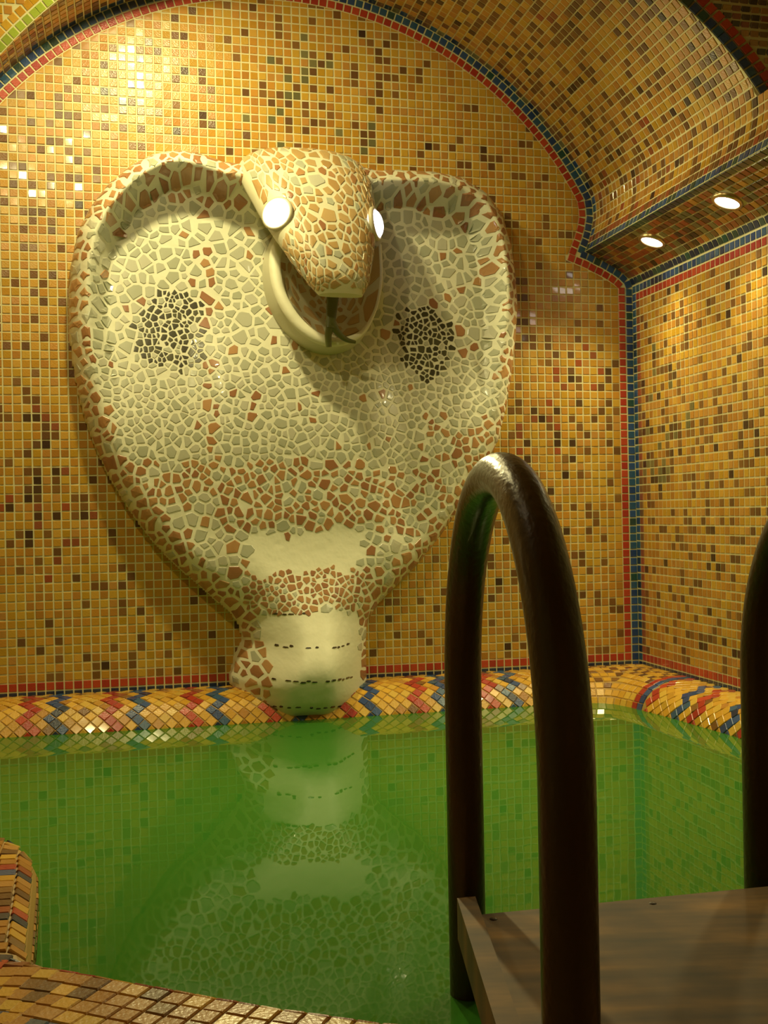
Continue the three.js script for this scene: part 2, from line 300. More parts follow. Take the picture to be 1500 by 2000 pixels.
{
  const T = new Tiles(wallBack, 0.055), B = new Tiles(wallBack, 0.02), EX = V(1, 0, 0), EY = V(0, 1, 0);
  const hid = (p) => insideDist(p.x, p.y) > 0.02;
  // border along the arch, the soffit and the corners: blue outside, red inside
  const outline = [[XR, YB], [XR, 1.095]].concat(SOF.slice(0, -1).reverse()).concat(VO.slice().reverse().slice(1)).concat(SOF.slice(1).map(([x, y]) => [2 * XC - x, y])).concat([[XL, YB]]);
  const offset = (pl, d) => pl.map((p, i) => {    // to the inner side (left of the walk)
    const a = pl[Math.max(0, i - 1)], b = pl[Math.min(pl.length - 1, i + 1)]; const n1 = [p[0] - a[0], p[1] - a[1]], n2 = [b[0] - p[0], b[1] - p[1]];
    const l1 = Math.hypot(...n1) || 1, l2 = Math.hypot(...n2) || 1; let u = i === 0 ? n2.map(q => q / l2) : i === pl.length - 1 ? n1.map(q => q / l1) : [n1[0] / l1 + n2[0] / l2, n1[1] / l1 + n2[1] / l2];
    const l = Math.hypot(...u) || 1; u = [u[0] / l, u[1] / l]; const c = i && i < pl.length - 1 ? Math.max(0.5, (u[0] * n1[0] + u[1] * n1[1]) / l1) : 1; return [p[0] - u[1] * d / c, p[1] + u[0] * d / c];
  });
  for (const [d, kind] of [[P * 0.5, 'blue'], [P * 1.5, 'red']]) {
    const raw = offset(outline, d), pl = new Poly2(raw.filter((p, i) => !i || Math.hypot(p[0] - raw[i - 1][0], p[1] - raw[i - 1][1]) > 1e-4)), N = Math.floor(pl.len / P);
    for (let i = 0; i < N; i++) { const q = pl.at((i + 0.5) * pl.len / N); if (q.y < YB + (kind === 'blue' ? 0.01 : P)) continue; B.put(V(q.x, q.y, 0), V(q.tx, q.ty, 0), V(-q.ty, q.tx, 0), kind === 'blue' && rnd() < 0.1 ? 'teal' : kind); }
  }
  const inner = offset(outline, P * 2);           // field inside this line
  const segs = []; for (let i = 0; i + 1 < inner.length; i++) { const a = inner[i], b = inner[i + 1], l = Math.hypot(b[0] - a[0], b[1] - a[1]); if (l > 1e-4) segs.push([a, b, (b[1] - a[1]) / l, -(b[0] - a[0]) / l]); }
  const full = inner.concat([]);
  const inPoly = (x, y) => { let c = false; for (let i = 0, j = full.length - 1; i < full.length; j = i++) { const a = full[i], b = full[j]; if ((a[1] > y) !== (b[1] > y) && x < (b[0] - a[0]) * (y - a[1]) / (b[1] - a[1]) + a[0]) c = !c; } return c; };
  for (let j = 0; j < 86; j++) for (let i = 0; i < 92; i++) {
    const x = XR - (i + 0.5) * P, y = YB + (j + 0.5) * P, h = P / 2;
    if (x < XL) continue;
    if (j === 0) { if (i > 0) B.put(V(x, y, 0), EX, EY, 'navy'); continue; }
    if (j === 1) { if (i > 1) B.put(V(x, y, 0), EX, EY, 'red'); continue; }
    const corners = [[-h, -h], [h, -h], [h, h], [-h, h]].map(([a, b]) => [x + a, y + b]);
    const n = corners.filter(c => inPoly(...c)).length; if (!n) continue;
    const kind = fieldKind(x, y);
    if (insideDist(x, y) > 0.045) { continue; }
    if (n === 4) T.put(V(x, y, 0), EX, EY, kind);
    else {
      let poly = [[-1, -1], [1, -1], [1, 1], [-1, 1]].map(([a, b]) => [x + a * 0.0096, y + b * 0.0096]);
      const near = segs.map(s => { const [a, b] = s, ex = b[0] - a[0], ey = b[1] - a[1], t = clamp(((x - a[0]) * ex + (y - a[1]) * ey) / (ex * ex + ey * ey)); return [Math.hypot(x - a[0] - t * ex, y - a[1] - t * ey), s]; }).sort((p, q) => p[0] - q[0]).slice(0, 1);
      for (const [, [a, , nx, ny]] of near) poly = clip2(poly, nx, ny, nx * a[0] + ny * a[1] - 0.001);
      if (poly.length > 2 && Math.abs(area2(poly)) > 2e-5) T.putCut(poly.map(([a, b]) => ({ p: V(a, b, 0), n: V(0, 0, 1) })), kind);
    }
  }
  B.done('border_tile', 300, hid); T.done('tile', 300, hid);
}
// side wall mosaic
{
  const T = new Tiles(wallRight, 0.02), B = new Tiles(wallRight, 0.02), EX = V(0, 0, 1), EY = V(0, 1, 0), top = 1.093, rows = 48, PY = (top - YB) / rows;
  const pc = [0.13, 0.72];
  for (let j = 0; j < rows; j++) for (let i = 0; i < 60; i++) {
    const y = YB + (j + 0.5) * PY, z = (i + 0.5) * P + 0.001, p = V(XR, y, z); const r = rnd();
    if (j === 0) { B.put(p, EX, EY, 'navy'); continue; }
    if (j === rows - 1) { B.put(p, EX, EY, r < 0.25 ? 'navy' : 'blue'); continue; }
    if (i === 0) { B.put(p, EX, EY, r < 0.25 ? 'navy' : 'blue'); continue; }
    if (j === 1 || j === rows - 2) { B.put(p, EX, EY, 'red'); continue; }
    if (i === 1) { B.put(p, EX, EY, r < 0.6 ? 'rust' : 'brown'); continue; }
    let k = r < 0.46 ? 'gold' : r < 0.78 ? 'amber' : r < 0.975 ? 'brown' : 'dark';
    const d = Math.abs(z - pc[0]) / 0.2 + Math.abs(y - pc[1]) / 0.22; if (d < 1) k = r < 0.35 ? 'gold' : r < 0.6 ? 'amber' : r < 0.78 ? 'brown' : r < 0.9 ? 'moss' : 'dark';
    T.put(p, EX, EY, k);
  }
  B.done('border_tile'); T.done('tile');
}

{
  const T = new Tiles(wallLeft, 0.02); for (let j = 0; j < 76; j++) for (let i = 0; i < 92; i++) { const y = YB + (j + 0.5) * P, z = 0.002 + (i + 0.5) * P; T.put(V(XL, y, z), V(0, 0, -1), V(0, 1, 0), j === 0 ? 'navy' : j === 1 ? 'red' : fieldKind(5, 5)); }
  T.done('tile');
}
// ------------------------------------------------------------------ ledge round the water
const LEDGE = new Poly2([[0, 0.066], [0.05, 0.066], [0.09, 0.060], [0.125, 0.046], [0.148, 0.026], [0.160, 0.006], [0.165, -0.02], [0.166, -0.12]].map(([a, b]) => [a, b]));
const ledgeFrac = LEDGE.p.map(q => q[0] / 0.162);
// back part: x from the left wall to the corner fan; inner corner rounded
function ledgeAt(t, s) {                           // t: 0..1 along the outline, s: arc length across
  const q = LEDGE.at(clamp(s, 0, LEDGE.len)), k = q.x / 0.162; const o = outerAt(t), n = innerAt(t);
  return V(lerp(o[0], n[0], k), q.y, lerp(o[1], n[1], k));
}
const INNER = new Poly2([[XL, 0.155], [-0.6, 0.168], [-0.1, 0.17], [0.30, 0.166], [0.42, 0.165], [0.47, 0.170], [0.51, 0.186], [0.535, 0.215], [0.55, 0.26], [0.558, 0.31], [0.575, 0.404], [0.602, 0.644], [0.625, 1.0], [0.64, 2.0]]);
const TB0 = 0.42, TB1 = 0.31;                      // where the fan begins and ends
function outerAt(t) { return t < 1 ? [lerp(XL, TB0 + 0.03, t), 0] : t < 2 ? (() => { const k = t - 1, a = XR - (TB0 + 0.03), b = TB1 - 0.03, d = k * (a + b); return d < a ? [TB0 + 0.03 + d, 0] : [XR, d - a]; })() : [XR, lerp(TB1 - 0.03, 2.0, t - 2)]; }
const sOf = (i) => INNER.s[i];
const S1 = sOf(4), S2 = sOf(9);
function innerAt(t) { const s = t < 1 ? lerp(0, S1, t) : t < 2 ? lerp(S1, S2, t - 1) : lerp(S2, INNER.len, t - 2); const q = INNER.at(s); return [q.x, q.y]; }
function ledgeNormal(t, s) { const e = 1e-3, a = ledgeAt(t - e, s), b = ledgeAt(t + e, s), c = ledgeAt(t, s - e * 2), d = ledgeAt(t, s + e * 2); return b.sub(a).cross(d.sub(c)).normalize().negate(); }
for (const [part, t0, t1, nm, label] of [[0, 0, 1, 'pool_ledge', 'rounded ochre mosaic ledge under the end wall with red and blue zigzags'], [1, 1, 2, 'pool_ledge', 'brown checked mosaic corner of the pool ledge between two coloured bands'], [2, 2, 3, 'pool_ledge', 'rounded ochre mosaic ledge along the side wall with red and blue zigzags']]) {
  const g = sheet(part === 1 ? 30 : 60, 30, (u, v) => ledgeAt(lerp(t0, t1, u), (1 - v) * LEDGE.len).addScaledVector(V(0, 1, 0), -0.0006));
  const o = struct(nm, g, ledgeGrout, label, 'ledge'); const T = new Tiles(o, 0.02);
  const VIS = 0.205;
  if (part !== 1) {
    const L = part === 0 ? (TB0 - XL) : (2.0 - TB1), q = P / Math.SQRT2;
    const M = Math.floor(L / q), Nn = Math.floor(VIS / q);
    for (let n = 1; n <= Nn; n++) for (let m = (n % 2); m <= M; m += 2) {
      const along = part === 0 ? L - m * q : m * q, t = t0 + along / L; if (t < t0 + 0.002 || t > t1 - 0.002) continue; const s = n * q - 0.004;
      const tri = [0, 1, 2, 1][n % 4], mm = ((m - tri) % 12 + 12) % 12, r = rnd();
      let k = mm === 0 ? (n > Nn * 0.35 || r < 0.4 ? 'red' : 'rust') : mm === 8 ? (r < 0.75 ? 'blue' : 'navy') : r < 0.8 ? 'ochre' : r < 0.9 ? 'gold' : r < 0.95 ? 'amber' : 'brown';
      const p = ledgeAt(t, s), nn = ledgeNormal(t, s); if (p.y < -0.02) continue;
      const e1 = ledgeAt(t + 0.001, s).sub(p).normalize(), e2 = nn.clone().cross(e1); const d1 = e1.clone().add(e2).normalize(), d2 = nn.clone().cross(d1);
      T.put(p, d1, d2, k, 0.0197);
    }
  } else {
    const NS = Math.floor(VIS / P);
    for (let j = 0; j < NS; j++) {
      const s = (j + 0.5) * P, row = new Poly2(Array.from({ length: 41 }, (_, i) => { const p = ledgeAt(1 + i / 40, s); return [p.x, p.z]; })), N = Math.max(3, Math.round(row.len / P));
      for (let i = 0; i < N; i++) {
        const t = 1 + (i + 0.5) / N, p = ledgeAt(t, s); if (p.y < -0.02) continue; const nn = ledgeNormal(t, s), e1 = ledgeAt(t + 0.005, s).sub(ledgeAt(t - 0.005, s)).normalize();
        const k = i === 0 || i === N - 1 ? 'blue' : i === 1 || i === N - 2 ? 'red' : (i + j) % 2 && rnd() < 0.75 && j < NS * 0.75 ? 'brown' : 'ochre';
        T.put(p, e1, nn.clone().cross(e1), k, row.len / N * 0.9, 0.0193);
      }
    }
  }
  T.done('tile');
}

// ------------------------------------------------------------------ water
{
  const rip = noiseTexture(512, (x, y) => fbm(x * 5, y * 5, 5, 21)); rip.repeat.set(1.2, 1.2);
  const mat = new THREE.MeshPhysicalMaterial({ color: lin(0.038, 0.158, 0.018), roughness: 0.015, ior: 1.333, bumpMap: rip, bumpScale: 0.0004 });
  const g = box(XL, XR, -0.85, 0, 0.0, 2.15); const uv = g.attributes.uv, pos = g.attributes.position; for (let i = 0; i < uv.count; i++) uv.setXY(i, pos.getX(i), pos.getZ(i));
  const w = add('pool_water', g, mat); w.userData = { kind: 'structure', label: 'murky green pool water mirroring the cobra', category: 'water' };
}
// ------------------------------------------------------------------ kerb at the near side
const EDGE = [[XL, 1.02], [-1.0, 1.085], [-0.9, 1.135], [-0.845, 1.165], [-0.815, 1.187], [-0.792, 1.22], [-0.777, 1.255], [-0.767, 1.30], [-0.762, 1.36], [-0.755, 1.5], [-0.750, 1.60], [-0.742, 1.638], [-0.715, 1.662], [-0.67, 1.692], [-0.61, 1.737], [-0.52, 1.802], [-0.44, 1.852], [-0.36, 1.886], [-0.2, 1.925], [0.1, 1.96], [XR, 1.98]];
const KR = 0.035, KY = 0.066;
function kerbDist(x, z) { let b = 1e9; for (let i = 0; i + 1 < EDGE.length; i++) { const a = EDGE[i], c = EDGE[i + 1], ex = c[0] - a[0], ez = c[1] - a[1], t = clamp(((x - a[0]) * ex + (z - a[1]) * ez) / (ex * ex + ez * ez)); b = Math.min(b, Math.hypot(x - a[0] - t * ex, z - a[1] - t * ez)); } return b; }
const kerbY = (d) => d >= KR ? KY : KY - KR * (1 - Math.sqrt(Math.max(0, 1 - ((KR - d) / KR) ** 2)));
{
  const ep = new Poly2(EDGE), rows = 9, N = 260;
  // top, rounded lip and face as one sheet along the edge, plus the deck behind it
  const nrm = (s) => { const q = ep.at(s), e = 0.02, a = ep.at(Math.max(0, s - e)), b = ep.at(Math.min(ep.len, s + e)), l = Math.hypot(b.x - a.x, b.y - a.y); return [-(b.y - a.y) / l, (b.x - a.x) / l, q]; };
  const kerbShape = new THREE.Shape(); const inset = EDGE.map((p, i) => { const [nx, nz] = nrm(ep.s[i]); return [p[0] + nx * KR, p[1] + nz * KR]; });
  inset[0][0] = XL + 0.0; inset[inset.length - 1][0] = XR;
  kerbShape.moveTo(inset[0][0], -inset[0][1]); inset.slice(1).forEach(([x, z]) => kerbShape.lineTo(x, -z)); kerbShape.lineTo(XR, -ZEND + KR); kerbShape.lineTo(XL, -ZEND + KR); kerbShape.closePath();
  const g = new THREE.ExtrudeGeometry(kerbShape, { depth: 0.6, bevelEnabled: true, bevelSize: KR, bevelThickness: KR, bevelSegments: 6, curveSegments: 4 }); g.rotateX(-Math.PI / 2); g.translate(0, KY - 0.6 - KR - 0.0006, 0);
  const kerb = struct('pool_kerb', g, ledgeGrout, 'rounded mosaic kerb with wavy red, navy and ochre bands at the near pool edge', 'kerb');
  const T = new Tiles(kerb, 0.025);
  const norm = (x, z) => { const d = kerbDist(x, z); if (d > KR) return V(0, 1, 0); const e = 1e-3, gx = (kerbY(kerbDist(x + e, z)) - kerbY(kerbDist(x - e, z))) / 2 / e, gz = (kerbY(kerbDist(x, z + e)) - kerbY(kerbDist(x, z - e))) / 2 / e; return V(-clamp(gx, -2, 2), 1, -clamp(gz, -2, 2)).normalize(); };
  const band = (n, c) => { const m = ((n + [0, 1, 1, 0][((c % 4) + 4) % 4]) % 7 + 7) % 7; const r = rnd(); return m === 0 ? (r < 0.6 ? 'navy' : 'blue') : m === 1 ? (r < 0.7 ? 'red' : 'rust') : m === 4 && r < 0.55 ? 'brown' : r < 0.35 ? 'ochre' : r < 0.82 ? 'amber' : 'brown'; };
  const arcD = (s) => s < KR * Math.PI / 2 ? KR * (1 - Math.cos(s / KR)) : KR + s - KR * Math.PI / 2;
  const edgeX = (z) => { const e = EDGE.slice(7, 12); if (z < e[0][1]) return e[0][0]; for (let i = 1; i < e.length; i++) if (z <= e[i][1]) return lerp(e[i - 1][0], e[i][0], (z - e[i - 1][1]) / (e[i][1] - e[i - 1][1])); return e[e.length - 1][0]; };
  for (const y of [0.026, 0.0045]) for (let s = P / 2; s < ep.len; s += P) { const [nx, nz, q] = nrm(s); T.put(V(q.x, y, q.y), V(-nz, 0, nx), V(0, 1, 0), rnd() < 0.6 ? 'brown' : 'amber'); }
  // block beside the left wall: straight grid
  const onBlock = (x, z) => { let c = false; const poly = [...EDGE.slice(0, 12), [XL, 1.63]]; for (let i = 0, j = poly.length - 1; i < poly.length; j = i++) { const a = poly[i], b = poly[j]; if ((a[1] > z) !== (b[1] > z) && x < (b[0] - a[0]) * (z - a[1]) / (b[1] - a[1]) + a[0]) c = !c; } return c; };
  for (let j = 0; j < 30; j++) for (let i = 0; i < 22; i++) {
    const z = 1.625 - (j + 0.5) * P, x = edgeX(z) - arcD((i + 0.5) * P); if (x < XL + 0.01 || !onBlock(x, z)) continue; const d = kerbDist(x, z); if (d < 0.007) continue;
    const n = norm(x, z); T.put(V(x, kerbY(d), z), V(1, 0, 0).addScaledVector(n, -n.x).normalize(), n.clone().cross(V(1, 0, 0).addScaledVector(n, -n.x).normalize()), band(j + 2, i), 0.0198, 0.0206);
  }
  // front run: columns square to the edge
  const FRONT = new Poly2([[XL, 1.632], [-0.95, 1.634], [-0.80, 1.640], [-0.742, 1.645], [-0.70, 1.670], [-0.61, 1.737], [-0.52, 1.802], [-0.44, 1.852], [-0.36, 1.886], [-0.2, 1.925], [0.1, 1.96], [XR, 1.98]]);
  const NF = Math.floor(FRONT.len / P);
  for (let i = 0; i < NF; i++) {
    const s = (i + 0.5) * FRONT.len / NF, q = FRONT.at(s), a = FRONT.at(Math.max(0, s - 0.09)), b = FRONT.at(Math.min(FRONT.len, s + 0.09)), l = Math.hypot(b.x - a.x, b.y - a.y), nx = -(b.y - a.y) / l, nz = (b.x - a.x) / l;
    for (let j = 0; j < 15; j++) {
      const o = arcD((j + 0.5) * P + 0.004), x = q.x + nx * o, z = q.y + nz * o; if (x < XL + 0.01 || x > XR - 0.01) continue; const d = kerbDist(x, z); if (d < 0.006) continue; const n = norm(x, z);
      const e = V(nz, 0, -nx); e.addScaledVector(n, -e.dot(n)).normalize(); const wide = 0.0196 * (q.x < -0.745 ? 1 : 1.0);
      T.put(V(x, kerbY(d), z), e, n.clone().cross(e), band(j, i), wide, 0.0206);
    }
  }
  T.done('tile');
}

// ------------------------------------------------------------------ the cobra
const PYX = (x, y, z) => { const q = at(x, y, 2, z); return q; };
const yOf = (py) => PYX(620, py, 0.08).y;
const cobra = thing('cobra_fountain', 'large cobra hood relief of broken mosaic with two lit eyes rising from the water', 'sculpture');
const xMid = (y) => lerp(PYX(618, 1300, 0.1).x, PYX(585, 750, 0.1).x, smooth(yOf(1200), yOf(800), y));
const HEADX = PYX(590, 340, 0.08).x, HEADY = PYX(590, 340, 0.08).y;
function hood(x, y) {
  const d = insideDist(x, y); if (d < -0.002) return -0.03 + Math.max(-0.02, d);
  const t = clamp((d + 0.003) / 0.062), e = Math.sqrt(1 - (1 - t) * (1 - t));
  const topW = smooth(yOf(760), yOf(420), y);                     // rim stands proud at the top
  let h = lerp(0.088, 0.112, topW) * e;
  const dl = Math.abs(x - xMid(y));
  const hd = Math.hypot((x - HEADX) / 0.21, (y - HEADY) / 0.13), brow = 1 - smooth(0.55, 1.1, hd);
  const recess = 0.098 * smooth(yOf(900), yOf(430), y) * smooth(0.042, 0.092, d) * (1 - 0.75 * brow);
  h -= recess;
  h += 0.022 * smooth(0.27, 0.17, dl) * smooth(yOf(560), yOf(760), y) * smooth(0.03, 0.10, d) * smooth(yOf(1150), yOf(1000), y);
  const low = smooth(yOf(1020), yOf(1240), y); h += low * 0.085 * smooth(0.0, 0.145, d);
  const yb = 0.115, bul = Math.exp(-(((y - yb) / 0.085) ** 2)); h += 0.055 * bul * smooth(0.0, 0.13, d);
  if (y < 0.05) h -= 0.10 * smooth(0.05, -0.12, y);
  // flank beside the head
  return h;
}
function hoodN(x, y) { const e = 0.004; const gx = (hood(x + e, y) - hood(x - e, y)) / (2 * e), gy = (hood(x, y + e) - hood(x, y - e)) / (2 * e); return V(-clamp(gx, -2.2, 2.2), -clamp(gy, -2.2, 2.2), 1).normalize(); }
const bb = { x0: 9, x1: -9, y0: 9, y1: -9 }; for (const [x, y] of OUTLINE) { bb.x0 = Math.min(bb.x0, x); bb.x1 = Math.max(bb.x1, x); bb.y0 = Math.min(bb.y0, y); bb.y1 = Math.max(bb.y1, y); }
let body;
{
  const S = 0.0055, nx = Math.ceil((bb.x1 - bb.x0 + 0.03) / S), ny = Math.ceil((bb.y1 - bb.y0 + 0.03) / S), x0 = bb.x0 - 0.015, y0 = bb.y0 - 0.015, id = new Int32Array((nx + 1) * (ny + 1)).fill(-1), pos = [], uv = [], idx = [];
  const hh = new Float32Array((nx + 1) * (ny + 1)); for (let j = 0; j <= ny; j++) for (let i = 0; i <= nx; i++) hh[j * (nx + 1) + i] = hood(x0 + i * S, y0 + j * S);
  const vid = (i, j) => { const k = j * (nx + 1) + i; if (id[k] < 0) { id[k] = pos.length / 3; pos.push(x0 + i * S, y0 + j * S, hh[k]); uv.push((x0 + i * S) * 3, (y0 + j * S) * 3); } return id[k]; };
  for (let j = 0; j < ny; j++) for (let i = 0; i < nx; i++) { const k = j * (nx + 1) + i; if (Math.max(hh[k], hh[k + 1], hh[k + nx + 1], hh[k + nx + 2]) < -0.012) continue; const a = vid(i, j), b = vid(i + 1, j), c = vid(i, j + 1), d = vid(i + 1, j + 1); idx.push(a, b, d, a, d, c); }
  const g = new THREE.BufferGeometry(); g.setAttribute('position', new THREE.Float32BufferAttribute(pos, 3)); g.setAttribute('uv', new THREE.Float32BufferAttribute(uv, 2)); g.setIndex(idx); g.computeVertexNormals();
  body = add('hood', g, plasterMat, cobra); body.userData.label = 'cream plaster hood set with broken mosaic chips';
}
const CHIP = {
  grey: [[0.42, 0.43, 0.32], [0.46, 0.46, 0.35], [0.39, 0.40, 0.29], [0.50, 0.49, 0.38]],
  clay: [[0.36, 0.175, 0.075], [0.41, 0.21, 0.085], [0.32, 0.145, 0.065], [0.44, 0.24, 0.10]],
  olive: [[0.055, 0.052, 0.025], [0.08, 0.075, 0.035], [0.05, 0.045, 0.025]],
  sand: [[0.46, 0.30, 0.12], [0.42, 0.26, 0.10], [0.50, 0.34, 0.15]],
  ink: [[0.05, 0.035, 0.02]],
};
const chipMat = {}; const chipBase = { roughness: 0.3, clearcoat: 0.5, clearcoatRoughness: 0.06 };
const chipCol = {}; for (const k in CHIP) { chipCol[k] = CHIP[k].map(c => lin(...c)); chipMat[k] = chipCol[k].map(c => new THREE.MeshPhysicalMaterial({ color: c, ...chipBase })); }
const chipVertex = new THREE.MeshPhysicalMaterial({ color: 0xffffff, vertexColors: true, ...chipBase });

// broken-tile pattern: Voronoi cells of scattered seeds, shrunk by the joint
function shatter(w, h, radius, inside, tries) {
  const sites = [], cell = 0.02, gx = Math.ceil(w / cell) + 1, grid = new Map(), key = (i, j) => i * 4096 + j;
  for (let n = 0; n < tries; n++) {
    const x = rnd() * w, y = rnd() * h; if (!inside(x, y)) continue; const r = radius(x, y) * rr(0.6, 1.32); let ok = true; const R = Math.ceil(r * 1.1 / cell) + 1, ci = Math.floor(x / cell), cj = Math.floor(y / cell);
    for (let i = ci - R; ok && i <= ci + R; i++) for (let j = cj - R; ok && j <= cj + R; j++) { const L = grid.get(key(i, j)); if (L) for (const s of L) if (Math.hypot(s.x - x, s.y - y) < Math.min(r, s.r) * 0.5 + Math.max(r, s.r) * 0.35) { ok = false; break; } }
    if (!ok) continue; const s = { x, y, r }; sites.push(s); const k = key(ci, cj); if (!grid.has(k)) grid.set(k, []); grid.get(k).push(s);
  }
  const cells = [];
  for (const s of sites) {
    const B = s.r * 1.7, gapJ = rr(0.75, 1.3); let poly = [[-B, -B], [B, -B], [B, B], [-B, B]]; const R = Math.ceil(B * 2.2 / cell), ci = Math.floor(s.x / cell), cj = Math.floor(s.y / cell);
    for (let i = ci - R; i <= ci + R; i++) for (let j = cj - R; j <= cj + R; j++) { const L = grid.get(key(i, j)); if (L) for (const o of L) if (o !== s) { const dx = o.x - s.x, dy = o.y - s.y, l = Math.hypot(dx, dy); const gap = clamp(s.r * 0.135, 0.0015, 0.0040) * gapJ; poly = clip2(poly, dx / l, dy / l, l * (0.5 + 0.5 * clamp((s.r - o.r) / (s.r + o.r), -0.3, 0.3)) - gap); if (poly.length < 3) break; } }
    if (poly.length < 3 || Math.abs(area2(poly)) < s.r * s.r * 0.12) continue;
    // now and then a sliver is snapped off
    if (rnd() < 0.45) { const a = rnd() * 6.283; poly = clip2(poly, Math.cos(a), Math.sin(a), s.r * rr(0.12, 0.4)); }
    if (poly.length < 3 || Math.abs(area2(poly)) < s.r * s.r * 0.1) continue;
    cells.push({ x: s.x, y: s.y, r: s.r, poly: poly.map(([a, b]) => [s.x + a, s.y + b]) });
  }
  return cells;
}
const inEll = (x, y, [cx, cy, rx, ry]) => ((x - cx) / rx) ** 2 + ((y - cy) / ry) ** 2;
const SPOTS = [[335, 645, 71, 80], [832, 668, 56, 74]].map(([cx, cy, rx, ry]) => { const a = PYX(cx, cy, 0.05), b = PYX(cx + rx, cy - ry, 0.05); return [a.x, a.y, b.x - a.x, b.y - a.y]; });
const rectPx = (x0, y0, x1, y1, z) => { const a = PYX(x0, y1, z), b = PYX(x1, y0, z); return [a.x, a.y, b.x, b.y]; };
const PANELS = [rectPx(496, 1037, 702, 1116, 0.12), rectPx(522, 1194, 704, 1450, 0.12)];
const BAND1 = rectPx(430, 900, 790, 1036, 0.10), BAND2 = rectPx(485, 1112, 725, 1196, 0.14);
const inR = (x, y, r) => x > r[0] && x < r[2] && y > r[1] && y < r[3];
const wob = (x, y) => (fbm(x * 24 + 9, y * 24 + 4, 256, 5) - 0.47) * 0.05;
const HEADZONE = [[500, 318], [735, 328], [745, 470], [700, 600], [610, 590], [520, 480]].map(([x, y]) => PYX(x, y, 0.08));
const MOUTH = (() => { const a = PYX(655, 560, 0.08); return [a.x, a.y, 0.13, 0.13]; })();
{
  const ox = bb.x0, oy = -0.02, W = bb.x1 - bb.x0, Hh = bb.y1 - oy;
  const zone = (x, y) => {
    const xx = x + wob(x, y), yy = y + wob(y + 3, x);
    for (const s of SPOTS) if (inEll(xx, yy, s) < 1) return 'spot';
    if (inR(xx, yy, PANELS[0]) || inR(x + wob(x, y) * 0.25, y + wob(y + 3, x) * 0.3, PANELS[1])) return 'panel';
    if (inR(xx, yy, BAND2)) return 'band2'; if (inR(xx, yy, BAND1)) return 'band1';
    const d = insideDist(x, y); if (d < 0.052 + wob(x, y)) return 'rim';
    if (y < yOf(900)) { if (y < yOf(1190)) return 'rim'; return x > PYX(790, 900, 0.09).x ? 'low_right' : y > yOf(985) && x < PYX(450, 900, .09).x ? 'band1' : 'low'; }
    if (x > PYX(820, 800, 0.08).x && y < yOf(810)) return 'low_right';
    return y < yOf(690) ? 'mid' : 'main';
  };
  const RAD = { spot: 0.0150, band2: 0.0165, band1: 0.0245, rim: 0.028, low_right: 0.024, low: 0.030, mid: 0.024, main: 0.031, panel: 0.02 };
  const cells = shatter(W, Hh, (x, y) => RAD[zone(x + ox, y + oy)], (x, y) => insideDist(x + ox, y + oy) > 0.003 && y + oy > -0.015, 90000).filter(c => zone(c.x + ox, c.y + oy) !== 'panel');
  const lineA = (y) => PYX(410, 700, 0.07).x, lineB = () => PYX(757, 800, 0.08).x;
  const out = [];
  for (const c of cells) {
    const x = c.x + ox, y = c.y + oy, z = zone(x, y), r = rnd(); let k;
    if (z === 'spot') k = r < 0.9 ? 'olive' : 'grey'; else if (z === 'band2') k = r < 0.93 ? 'clay' : 'grey'; else if (z === 'band1') k = r < 0.82 ? 'clay' : 'grey';
    else if (z === 'rim') k = r < 0.86 ? 'clay' : 'grey'; else if (z === 'low_right') k = r < 0.55 ? 'clay' : 'grey'; else if (z === 'low') k = r < 0.26 ? 'clay' : 'grey'; else k = r < 0.055 ? 'clay' : 'grey';
    if ((z === 'main' || z === 'mid') && (Math.abs(x - lineA(y)) < 0.012 && y < yOf(470) && r < 0.7 || Math.abs(x - lineB()) < 0.008 && y < yOf(740) && r < 0.25)) k = 'clay';
    if (y > yOf(420) && insideDist(x, y) < 0.11 && z !== 'spot') k = r < 0.75 ? 'clay' : 'grey';
    let pl = c.poly; const d0 = insideDist(x, y);
    if (d0 < 0.05) { const e = 0.002; let gx = insideDist(x + e, y) - insideDist(x - e, y), gy = insideDist(x, y + e) - insideDist(x, y - e); const gl = Math.hypot(gx, gy) || 1; gx /= gl; gy /= gl; pl = clip2(pl, -gx, -gy, -gx * c.x - gy * c.y + d0 - 0.0018); if (pl.length < 3 || Math.abs(area2(pl)) < 1e-5) continue; }
    for (let i = 0; i < 6 && pl.some(([a, b]) => insideDist(a + ox, b + oy) < 0.001); i++) pl = pl.map(([a, b]) => [lerp(a, c.x, 0.15), lerp(b, c.y, 0.15)]);
    const onHood = ([a, b]) => { const X = a + ox, Y = b + oy; return { p: V(X, Y, hood(X, Y)), n: hoodN(X, Y) }; };
    const pts = pl.map(onHood); let mx = 0, my = 0; for (const q of pl) { mx += q[0] / pl.length; my += q[1] / pl.length; }
    const core = { c: onHood([mx, my]), mid: pl.map(([a, b]) => onHood([lerp(mx, a, 0.55), lerp(my, b, 0.55)])) };
    if (pts.some(q => q.p.z < 0.004)) continue;
    // chips lie flat: settle each on its own mean normal a little
    const n = V(0, 0, 0); pts.forEach(q => n.add(q.n)); n.normalize(); n.x += rr(-0.03, 0.03); n.y += rr(-0.03, 0.03); n.normalize(); pts.forEach(q => q.n.lerp(n, 0.5).normalize());
    out.push({ pts, core, k, v: Math.floor(rnd() * CHIP[k].length), a: Math.abs(area2(c.poly)) / Math.max(0.35, n.z) * (n.z > 0.55 ? 1 : 0.4) });
  }
  // dark dashes across the smooth belly
  const dashes = [[1263, 545, 695, 0.2], [1331, 540, 700, 0.24], [1384, 505, 690, 0.22], [1198, 540, 610, 0.17]];
